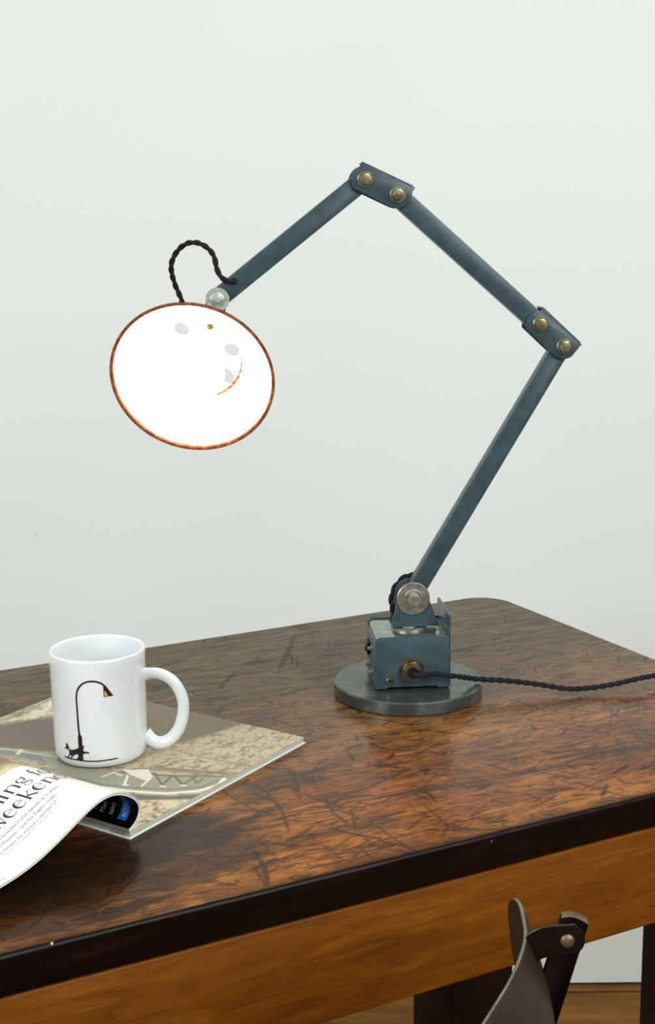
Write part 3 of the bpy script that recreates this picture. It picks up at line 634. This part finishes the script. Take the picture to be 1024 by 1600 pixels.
bm = bmesh.new(); box(bm, (.0030, .016, .013), frame(bp(-.0016, .050, .030), RX, NY, ZV), .001); S('side_latch', bm, BLACKI, boxo)
bm = bmesh.new(); lathe(bm, [(0, 0), (.0026, 0), (.0026, .0014), (.0018, .0022), (0, .0024)], 20, frame(onz(684.5, 989, ZD+BH), RX, NY, ZV)); S('screw_head', bm, STEEL, boxo)
# swivel washer + pivot bracket
PC = bp(.0365, .0333, 0)
bm = bmesh.new(); lathe(bm, [(0, 0), (.0175, 0), (.0175, .0018), (.0165, .0024), (.010, .0024), (.010, .0040), (0, .0040)], 48, frame(PC+ZV*(BH-.0003), RX, NY, ZV)); L('swivel_washer', bm, STEEL)
AY = .0333          # centre plane of the arm in box depth
def pl(x, y, dy=0.): return onpl(x, y, bp(0, AY+dy, 0), NY)
FY = -.0112         # front plate face
J0 = onpl(646, 935, bp(0, AY+FY, 0), NY); J1a, J1b = pl(882, 541, FY), pl(845, 506, FY); J2a, J2b = pl(622, 304, FY), pl(571, 280, FY); J3 = pl(340, 468, FY)
def loc2(p_): v = p_-BL; return Vector((v.dot(RX), v.z))
def mid(p_): q = loc2(p_); return q      # 2-D (x, z) in the arm plane
PM = lambda y: frame(BL+NY*y, RX, ZV, -NY)            # maps (x, z, toward viewer)
zb = BH+.0036
j = mid(J0); bl2 = mid(pl(612.5, 980, FY)); br2 = mid(pl(686, 979, FY)); R0 = .0152
def bracket(y0, y1):
    pts = [(bl2.x, zb), (br2.x, zb), (br2.x, zb+.002)] + [(j.x+R0*math.cos(math.radians(a)), j.y+R0*math.sin(math.radians(a))) for a in range(-5, 186, 12)] + [(bl2.x, zb+.002)]
    prism(bm, pts, -y1, -y0, PM(0), .0004)
bm = bmesh.new(); bracket(AY+FY, AY+FY+.002); bracket(AY-FY-.002, AY-FY); box(bm, (br2.x-bl2.x, -2*FY, .002), frame(bp((bl2.x+br2.x)/2, AY, zb+.001), RX, NY, ZV), .0004)
brk = L('pivot_bracket', bm, PAINT, angle=30)
bm = bmesh.new(); m = frame(J0, RX, ZV, -NY); lathe(bm, [(0, 0), (.0162, 0), (.0162, .0012), (.0156, .0017), (0, .0017)], 56, m); S('large_washer', bm, STEEL, brk)
bm = bmesh.new(); hexbolt(bm, J0-NY*.0017, -NY, .0066, .0055, .0094, .0014, .0004); S('pivot_bolt', bm, STEEL, brk)
bm = bmesh.new(); hexbolt(bm, J0-NY*(2*FY), NY, .0066, .0055, .0094); S('pivot_nut', bm, ZINC, brk)
# arms (rectangular tube), in plane coordinates
def arm(name, a, b, w, ea, eb, hy=.0072, round_end=False):
    d = (b-a).normalized(); n_ = Vector((-d.y, d.x)); bm = bmesh.new(); pts = []
    for p_, e, s in ((a, ea, -1), (b, eb, 1)):
        k = 7; 
        angs = [(-90+180*i/k) for i in range(k+1)]
        for an in angs:
            c, s_ = math.cos(math.radians(an)), math.sin(math.radians(an)); q = p_ + d*s*(e*c) + n_*s*(w/2*s_)
            pts.append((q.x, q.y))
    prism(bm, pts, -(AY+hy), -(AY-hy), PM(0), .0007); return L(name, bm, PAINT, angle=30)
W_ = .0180
arm('lower_arm', mid(J0)+Vector((.006, .010)), mid(J1a), .0172, .006, .008)
arm('middle_arm', mid(J1b), mid(J2a), W_, .009, .009)
up_ = arm('upper_arm', mid(J2b), mid(J3), W_, .009, .010)
# linked joint plates: folded channel with web along its outer edge
def link(a, b, bolts):
    a2, b2 = mid(a), mid(b); d = (b2-a2).normalized(); n_ = Vector((-d.y, d.x)); 
    if n_.y < 0: n_ = -n_
    r = .0125; pts = [a2-d*(r-.003)+n_*r, b2+d*(r-.0004)+n_*r]
    for an in range(30, -91, -15): c, s_ = math.cos(math.radians(an)), math.sin(math.radians(an)); pts.append(b2+d*r*c+n_*r*s_*.98)
    pts += [a2-d*(r-.006)-n_*r*.98, a2-d*r*1.02-n_*r*.45, a2-d*r*1.02-n_*r*.05]
    for an in range(170, 120, -12): c, s_ = math.cos(math.radians(an)), math.sin(math.radians(an)); pts.append(a2+d*r*c+n_*r*s_)
    bm = bmesh.new(); pp = [(p_.x, p_.y) for p_ in pts]
    prism(bm, pp, -(AY+FY+.0022), -(AY+FY), PM(0), .0009); prism(bm, pp, -(AY-FY), -(AY-FY-.0022), PM(0), .0005)
    c_ = (a2+b2)/2+n_*(r-.0002)+d*.0005; Ln = (b2-a2).length+2*r-.0065
    dx_ = RX*d.x+ZV*d.y; nn = RX*n_.x+ZV*n_.y
    box(bm, (Ln, .0020, -2*FY), frame(bp(c_.x, AY, c_.y), dx_, nn, dx_.cross(nn)), .0005)
    o = L('joint_link', bm, PAINT, angle=30)
    for q in (a, b):
        bm = bmesh.new(); hexbolt(bm, q, -NY, .0058, .0034, .0074, .0012, .0003); lathe(bm, [(.0022, .0046), (.0020, .0058), (0, .0060)], 16, frame(q, RX, ZV, -NY)); S('joint_bolt', bm, ZINC, o)
        bm = bmesh.new(); hexbolt(bm, q-NY*(2*FY), NY, .0058, .0042, .0072); S('joint_nut', bm, ZINC, o)
    return o
link(J2b, J2a, 0); link(J1b, J1a, 0)
# ---- shade
RC_ = Vector(ray(300, 592)).normalized(); D0 = 1.282/RC_.y*.995
RCEN = O + RC_*D0; RR = 128.8*(D0*RC_.dot(FW))/F
pm = (RV*.33+UV*.944); pm = (pm-RC_*pm.dot(RC_)).normalized(); th = math.radians(30.6)
AX = pm*math.sin(th)+RC_*math.cos(th); SX_ = pm*math.cos(th)-RC_*math.sin(th); SY_ = AX.cross(SX_)  # SX_ = 'up' side of the rim
SM = frame(RCEN, SX_, SY_, AX)
def shell(profile, th_, n=160):
    return profile
outer = [(RR, 0), (RR-.0012, .0022), (RR*.955, .008), (RR*.90, .0145), (RR*.83, .0215), (RR*.745, .0285), (RR*.66, .0345), (RR*.585, .0395), (.0425, .0418), (.0405, .0428)]
dome = [(.0385, .0448), (.0345, .0462), (.030, .0478), (.0255, .0495), (.0205, .0510)]
neck = [(.0168, .0530), (.0155, .057), (.0152, .068)]
prof_o = outer+dome+neck; tck = .0013
prof_i = [(max(.001, r-tck*.8), z-tck*.5 if k_ > 8 else z+tck*.2) for k_, (r, z) in enumerate(prof_o)]
prof_i[0] = (RR-.0016, .0004)
def dense(pr, m=6):
    o = []
    for (a, b), (c, d) in zip(pr, pr[1:]):
        for i in range(m): o.append((a+(c-a)*i/m, b+(d-b)*i/m))
    return o+[pr[-1]]
NS = 360; bm = bmesh.new(); lay = bm.verts.layers.float.new('chip')
po, pi_ = dense(prof_o), dense(prof_i)
vin = lathe(bm, pi_, NS); vout = lathe(bm, po, NS)
for v in vin:
    r, z = math.hypot(v.co.x, v.co.y), v.co.z; ang = math.degrees(math.atan2(v.co.y, v.co.x)) % 360
    c = max(0, 1-(z-.0004)/.0065)*1.0 if z < .0069 else 0
    v[lay] = max(.0, c)
bm.faces.ensure_lookup_table()
for f in bm.faces:
    pass
nin = (len(pi_)-1)*NS
for i, f in enumerate(bm.faces): f.material_index = 0 if i < nin else 1
# vent holes: delete faces in the shoulder and tidy the boundary
HOLES = [(-50, 0), (56, 0), (109, 0), (205, 0)]; HR = .0064
hz = .0472
dele = set()
hc = [Vector((.0318*math.cos(math.radians(a)), .0318*math.sin(math.radians(a)))) for a, _ in HOLES]
def hd_(q, h):
    u = q.dot(h.normalized()); return Vector((u*.78, q.dot(Vector((-h.y, h.x)).normalized())))
for f in bm.faces:
    c = f.calc_center_median()
    if .040 < c.z < .056:
        for h in hc:
            if hd_(Vector((c.x, c.y))-h, h).length < HR: dele.add(f)
bmesh.ops.delete(bm, geom=list(dele), context='FACES')
for e in [e for e in bm.edges if e.is_boundary]:
    for v in e.verts:
        for h in hc:
            q = Vector((v.co.x, v.co.y))-h
            l_ = hd_(q, h).length
            if .002 < l_ < HR*1.25 and .040 < v.co.z < .056: q2 = h+q*(HR/l_); v.co.x, v.co.y = q2.x, q2.y
bmesh.ops.transform(bm, matrix=SM, verts=bm.verts)
NORECALC.add('lamp_shade'); shade = L('lamp_shade', bm, [ENAM, simple('blue grey shade enamel', rgb(70, 84, 92), .4)], angle=50)
bm = bmesh.new(); lathe(bm, [(RR+.0002, -.0008), (RR+.0009, .0000), (RR+.0009, .0014), (RR-.0002, .0022), (RR-.0022, .0018), (RR-.0018, .0000)], 180, SM, close=True); S('rusty_rim', bm, RUST, shade)
# step seam inside the shade: coloured arc standing in for its edge reflection
bm = bmesh.new(); ra_ = []
for i in range(41):
    a = (64+ (176-64)*i/40); rr_, z_ = .0404, .0412; ra_.append(SM @ Vector((rr_*math.cos(math.radians(a)), rr_*math.sin(math.radians(a)), z_-.0016)))
tube(bm, ra_, lambda u: .0012*(.25+.75*math.sin(math.pi*u))*(1+.35*math.sin(u*70)), 6); S('step_reflection_arc', bm, RUST, shade)
bm = bmesh.new(); hexbolt(bm, SM @ Vector((.0322, .0, .0450)), -AX, .0030, .0016, .0036); S('rivet', bm, BRASS, shade)
bm = bmesh.new(); lathe(bm, [(0, .088), (.009, .088), (.0135, .085), (.0162, .079), (.0164, .068), (.0158, .064), (.0155, .062)], 40, SM); S('lamp_holder', bm, BLACKI, shade)
# bulb
bm = bmesh.new(); BRd = .0285; bc_ = .0105; pr_ = [(BRd*math.sin(math.radians(a)), bc_-BRd*math.cos(math.radians(a))) for a in range(0, 130, 6)]; pr_ += [(.0175, .0335), (.0145, .043), (.0135, .052), (.0135, .058), (0, .058)]
lathe(bm, pr_, 64, SM)
BULB = NT('glowing bulb glass').set(color=(1, .95, .85, 1), ec=(1, .90, .70, 1), es=10.)
bulb = L('light_bulb', bm, BULB); bulb['label'] = 'lit white bulb'
# shade bracket: strap from pivot down to the shoulder of the shade
a2 = mid(J3); sp = SM @ Vector((.0325, .0, .0480))
bm = bmesh.new(); q = loc2(sp)
d = (q-a2).normalized(); n_ = Vector((-d.y, d.x)); ears = [a2+n_*.0095, a2+n_*.007-d*.0075, a2-d*.0105, a2-n_*.007-d*.0075, a2-n_*.0095]
low = [a2+d*.017-n_*.0095, a2+d*.017+n_*.0095]
for y0 in (AY+FY-.0002, AY-FY-.0020): prism(bm, [(p_.x, p_.y) for p_ in ears+low], -(y0+.0022), -y0, PM(0), .0004)
c_ = bp(*(lambda p_: (p_.x, AY, p_.y))(a2+d*.016)); dv = (RX*d.x+ZV*d.y)
box(bm, (.019, -2*FY+.002, .002), frame(c_, RX*n_.x+ZV*n_.y, NY, (RX*n_.x+ZV*n_.y).cross(NY)), .0004)
e1 = c_; e2 = sp; dd = (e2-e1); L3 = dd.length; z_ = dd.normalized(); x_ = (RX-z_*RX.dot(z_)).normalized(); 
box(bm, (.014, .003, L3), frame((e1+e2)/2, x_, z_.cross(x_), z_), .0004)
sb = S('shade_bracket', bm, simple('rust tinged bracket enamel', rgb(74, 66, 66), .45, var=.3, scale=120), shade, angle=30)
bm = bmesh.new(); lathe(bm, [(0, 0), (.0110, 0), (.0110, .0011), (0, .0011)], 40, frame(J3-NY*.0002, RX, ZV, -NY)); hexbolt(bm, J3-NY*.0012, -NY, .0040, .0024, .0064, .0010, .0004); 
S('shade_pivot_bolt', bm, simple('bright pivot washer steel', rgb(196, 200, 186), .35, .4, var=.15, scale=300), shade)
bm = bmesh.new(); hexbolt(bm, J3-NY*(2*FY), NY, .0052, .0042, .0078); S('shade_pivot_nut', bm, ZINC, shade)
# cords
def at(x, y, Y): d = ray(x, y); return O+d*(Y/d.y)
pe = SM @ Vector((0, 0, .0870))
bm = bmesh.new(); twisted(bm, [pe, pe+AX*.010+UV*.004, at(292, 500, 1.355), at(284, 470, 1.345), at(272, 440, 1.335), at(267.5, 415, 1.325), at(276, 394, 1.32), at(291, 381, 1.315), at(309, 379.5, 1.31), at(325, 388, 1.305), at(335, 402, 1.302), at(339, 420, 1.30), at(346, 433, 1.298), at(358, 440, 1.298), at(368, 438, 1.299)], .0016, .0014, .0165)
L('shade_cord', bm, CORDM)
bm = bmesh.new(); twisted(bm, [at(662, 885, 1.328), at(650, 899, 1.335), at(636, 902, 1.338), at(624, 912, 1.338), at(616, 926, 1.336), at(614, 942, 1.333), at(618, 958, 1.33), at(626, 968, 1.327)], .0026, .0023, .020)
L('base_cord', bm, CORDM)
g1 = g0-NY*.009
_b = ab(1050, 1051)[1]; edge_ = [(A1-.006, _b-.004, TZ+.0045), (A1+.006, _b-.010, TZ-.006), (A1+.009, _b-.014, TZ-.08), (A1+.012, _b-.02, TZ-.35), (A1+.02, _b-.02, .10), (A1+.05, _b-.01, .010), (A1+.12, _b, .0045), (A1+.30, _b+.06, .0045)]
bm = bmesh.new(); twisted(bm, [g1, g1-NY*.006+RX*.004-ZV*.0005, onpl(676, 1053, g0-NY*.011, NY), onpl(692, 1054.5, g0-NY*.009, NY), onpl(715, 1057, g0-NY*.006, NY), onz(745, 1061, TZ+.0175), onz(790, 1063.5, TZ+.015), onz(840, 1069, TZ+.011), onz(885, 1076, TZ+.007), onz(920, 1075, TZ+.006), onz(960, 1069, TZ+.008), onz(1000, 1060, TZ+.011), onz(1035, 1053, TZ+.0095)] + [TM @ Vector(q_) for q_ in edge_], .00165, .00145, .0150)
pc = L('power_cord', bm, PCORD); pc['label'] = 'black twisted cloth power cord trailing off the right end of the table'

# ------------------------------------------------------------------ chair in front of the table
CY_ = .75; RM = onpl(822, 1462, Vector((0, CY_, 0)), Vector((0, 1, 0))); ZT = RM.z
chair = empty('metal_chair', (RM.x-.15, CY_, 0), 0, 'bronze metal chair with curved backrest and riveted strap in front of the table', 'chair')
rimpx = [(745, 1600), (770, 1572), (795, 1535), (812, 1498), (821, 1462), (820, 1440), (815, 1418)]
rw = [onz(x, y, ZT) for x, y in rimpx]
# plan curve of the rim: near end ... far end
near = rw[0]; plan = [near+(near-rw[1])*2.2+Vector((-.012, 0, 0)), near+(near-rw[1])*1.0+Vector((-.003, 0, 0))]+rw[:5]
mid_ = rw[4]
plan += [mid_+Vector((.0018, .024, 0)), mid_+Vector((.0018, .048, 0)), mid_+Vector((-.0015, .070, 0)), mid_+Vector((-.0065, .094, 0))]
plan = resample(catmull([Vector((p_.x, p_.y, 0)) for p_ in plan]), .0035)[0]; npn = len(plan)
bm = bmesh.new(); nh = 30; HB = .105; Rg = []; Tn = [(plan[min(i+1, npn-1)]-plan[max(i-1, 0)]).normalized() for i in range(npn)]
for i, p_ in enumerate(plan):
    u = i/(npn-1); e = min(u, 1-u)*2; q = abs(2*u-1)**3.5
    top = ZT-.0-HB*.50*(1-math.sqrt(max(0, 1-q**1.1))); bot = ZT-HB+HB*.40*(1-math.sqrt(max(0, 1-q)))
    row = []
    for jn in range(nh+1):
        s = jn/nh; z = top+(bot-top)*s; h = ZT-z
        out = .16*h+.010*math.sin(math.pi*min(1, h/HB))*(.4+.6*e); nv = Vector((Tn[i].y, -Tn[i].x, 0))
        row.append(bm.verts.new(Vector((p_.x, p_.y, z))+nv*out))
    Rg.append(row)
for A, B in zip(Rg, Rg[1:]):
    for jn in range(nh): bm.faces.new((A[jn], A[jn+1], B[jn+1], B[jn]))
bo = S('backrest', bm, [IRON, IRONED], chair, angle=60)
sm = bo.modifiers.new('thickness', 'SOLIDIFY'); sm.thickness = .0022; sm.offset = 0; sm.use_rim = True; sm.material_offset_rim = 1
NYc = Vector((0, 1, 0))
def cpz(x, y, yy=CY_): return onpl(x, y, Vector((0, yy, 0)), NYc)
def cprism(bm, pix, y0, y1, bev=.0006):
    f = [cpz(x, y, y0) for x, y in pix]; a = [bm.verts.new(p_) for p_ in f]; b = [bm.verts.new(p_+Vector((0, y1-y0, 0))) for p_ in f]
    fs = [bm.faces.new(a), bm.faces.new(b[::-1])]; n = len(a)
    for i in range(n): bm.faces.new((a[i], b[i], b[(i+1) % n], a[(i+1) % n]))
    if bev: bmesh.ops.bevel(bm, geom=list(fs[0].edges)+list(fs[1].edges), offset=bev, segments=2, affect='EDGES')
bm = bmesh.new()
cprism(bm, [(823, 1465), (832, 1458), (848, 1451), (866, 1448), (900, 1446)] + [(891+24*math.cos(math.radians(a)), 1470+23*math.sin(math.radians(a))) for a in range(-62, 75, 14)] + [(880, 1492), (860, 1494), (846, 1497), (838, 1502), (833, 1511), (827, 1500)], CY_-.004, CY_-.001)
S('strap', bm, BLACKI, chair, angle=30)
bm = bmesh.new(); lathe(bm, [(.0042, 0), (.0040, .0008), (.0028, .0018), (.0012, .0023), (0, .0024)], 28, frame(cpz(887, 1470, CY_-.004), XV, ZV, -NYc)); S('rivet', bm, BRONZE, chair)
# upright: shallow curved bar, top cut shows its thickness, leans to the left below
ut = cpz(899, 1440, CY_+.004); ub = cpz(848, 1600, CY_+.004); ud = (ub-ut).normalized(); ux = (XV-ud*XV.dot(ud)).normalized(); uy = ud.cross(ux)
if uy.y < 0: uy = -uy
bm = bmesh.new(); sec = []
k = 8
for i in range(k+1): s = -1+2*i/k; sec.append((s*.0082, .0030*(1-s*s)))
for i in range(k+1): s = 1-2*i/k; sec.append((s*.0082, .0030*(1-s*s)+.0048))
def usec(p_, tilt=0.): return [bm.verts.new(p_+ux*a+uy*b-ud*(tilt*b)) for a, b in sec]
LU = .36; R_ = [usec(ut-ud*.0, .3), usec(ut+ud*.02), usec(ut+ud*LU*.5), usec(ut+ud*LU)]
for A, B in zip(R_, R_[1:]):
    m_ = len(A)
    for i in range(m_): bm.faces.new((A[i], A[(i+1) % m_], B[(i+1) % m_], B[i]))
bm.faces.new(R_[0][::-1]).material_index = 1; bm.faces.new(R_[-1])
S('upright', bm, [BLACKI, BRONZE], chair, angle=30)
# seat and legs below the frame
ue = ut+ud*LU; sc0 = Vector((ue.x-.17, CY_, ue.z-.005))
bm = bmesh.new(); lathe(bm, [(0, -.004), (.12, -.003), (.172, .004), (.176, .002), (.172, -.001), (.12, -.008), (0, -.009)], 64, Matrix.Translation(sc0)); S('seat', bm, IRON, chair)
for sx_, sy_ in ((1, 1), (1, -1), (-1, 1), (-1, -1)):
    bm = bmesh.new(); a = sc0+Vector((sx_*.10, sy_*.10, -.008)); b = Vector((sc0.x+sx_*.17, sc0.y+sy_*.17, .0)); tube(bm, [a, a.lerp(b, .5), b], .010, 12); S('leg', bm, BLACKI, chair)

# ------------------------------------------------------------------ light
def area(name, loc, target, sx, sy, power, col):
    l = bpy.data.lights.new(name, 'AREA'); l.shape = 'RECTANGLE'; l.size = sx; l.size_y = sy; l.energy = power; l.color = col
    o = bpy.data.objects.new(name, l); COL.objects.link(o); o.location = loc; o.rotation_euler = (Vector(target)-Vector(loc)).to_track_quat('-Z', 'Y').to_euler(); return o
area('window_light', (-2.6, -.9, 2.15), (0, 1.9, .7), 1.8, 1.5, 66, (.93, .97, 1))
area('added_right_light', (1.8, -.8, 2.65), (.3, 2.0, .55), 2.2, 1.8, 74, (.97, .99, 1))  # added light with no visible source, brightens the right side of the apron
w = bpy.data.worlds.new('world'); SC.world = w; w.use_nodes = True; nt = w.node_tree; bg = nt.nodes['Background']
tc = nt.nodes.new('ShaderNodeTexCoord'); sp_ = nt.nodes.new('ShaderNodeSeparateXYZ'); rp = nt.nodes.new('ShaderNodeValToRGB')
nt.links.new(tc.outputs['Generated'], sp_.inputs[0]); mr = nt.nodes.new('ShaderNodeMapRange'); mr.inputs[1].default_value = -1; mr.inputs[2].default_value = 1
nt.links.new(sp_.outputs[2], mr.inputs[0]); nt.links.new(mr.outputs[0], rp.inputs[0]); nt.links.new(rp.outputs[0], bg.inputs[0])
e = rp.color_ramp.elements; e[0].position = .35; e[0].color = (.06, .05, .04, 1); e[1].position = .8; e[1].color = (.80, .85, .84, 1); bg.inputs[1].default_value = .55
SC.view_settings.view_transform = 'Standard'; SC.view_settings.look = 'None'; SC.view_settings.exposure = .11; SC.view_settings.gamma = 1
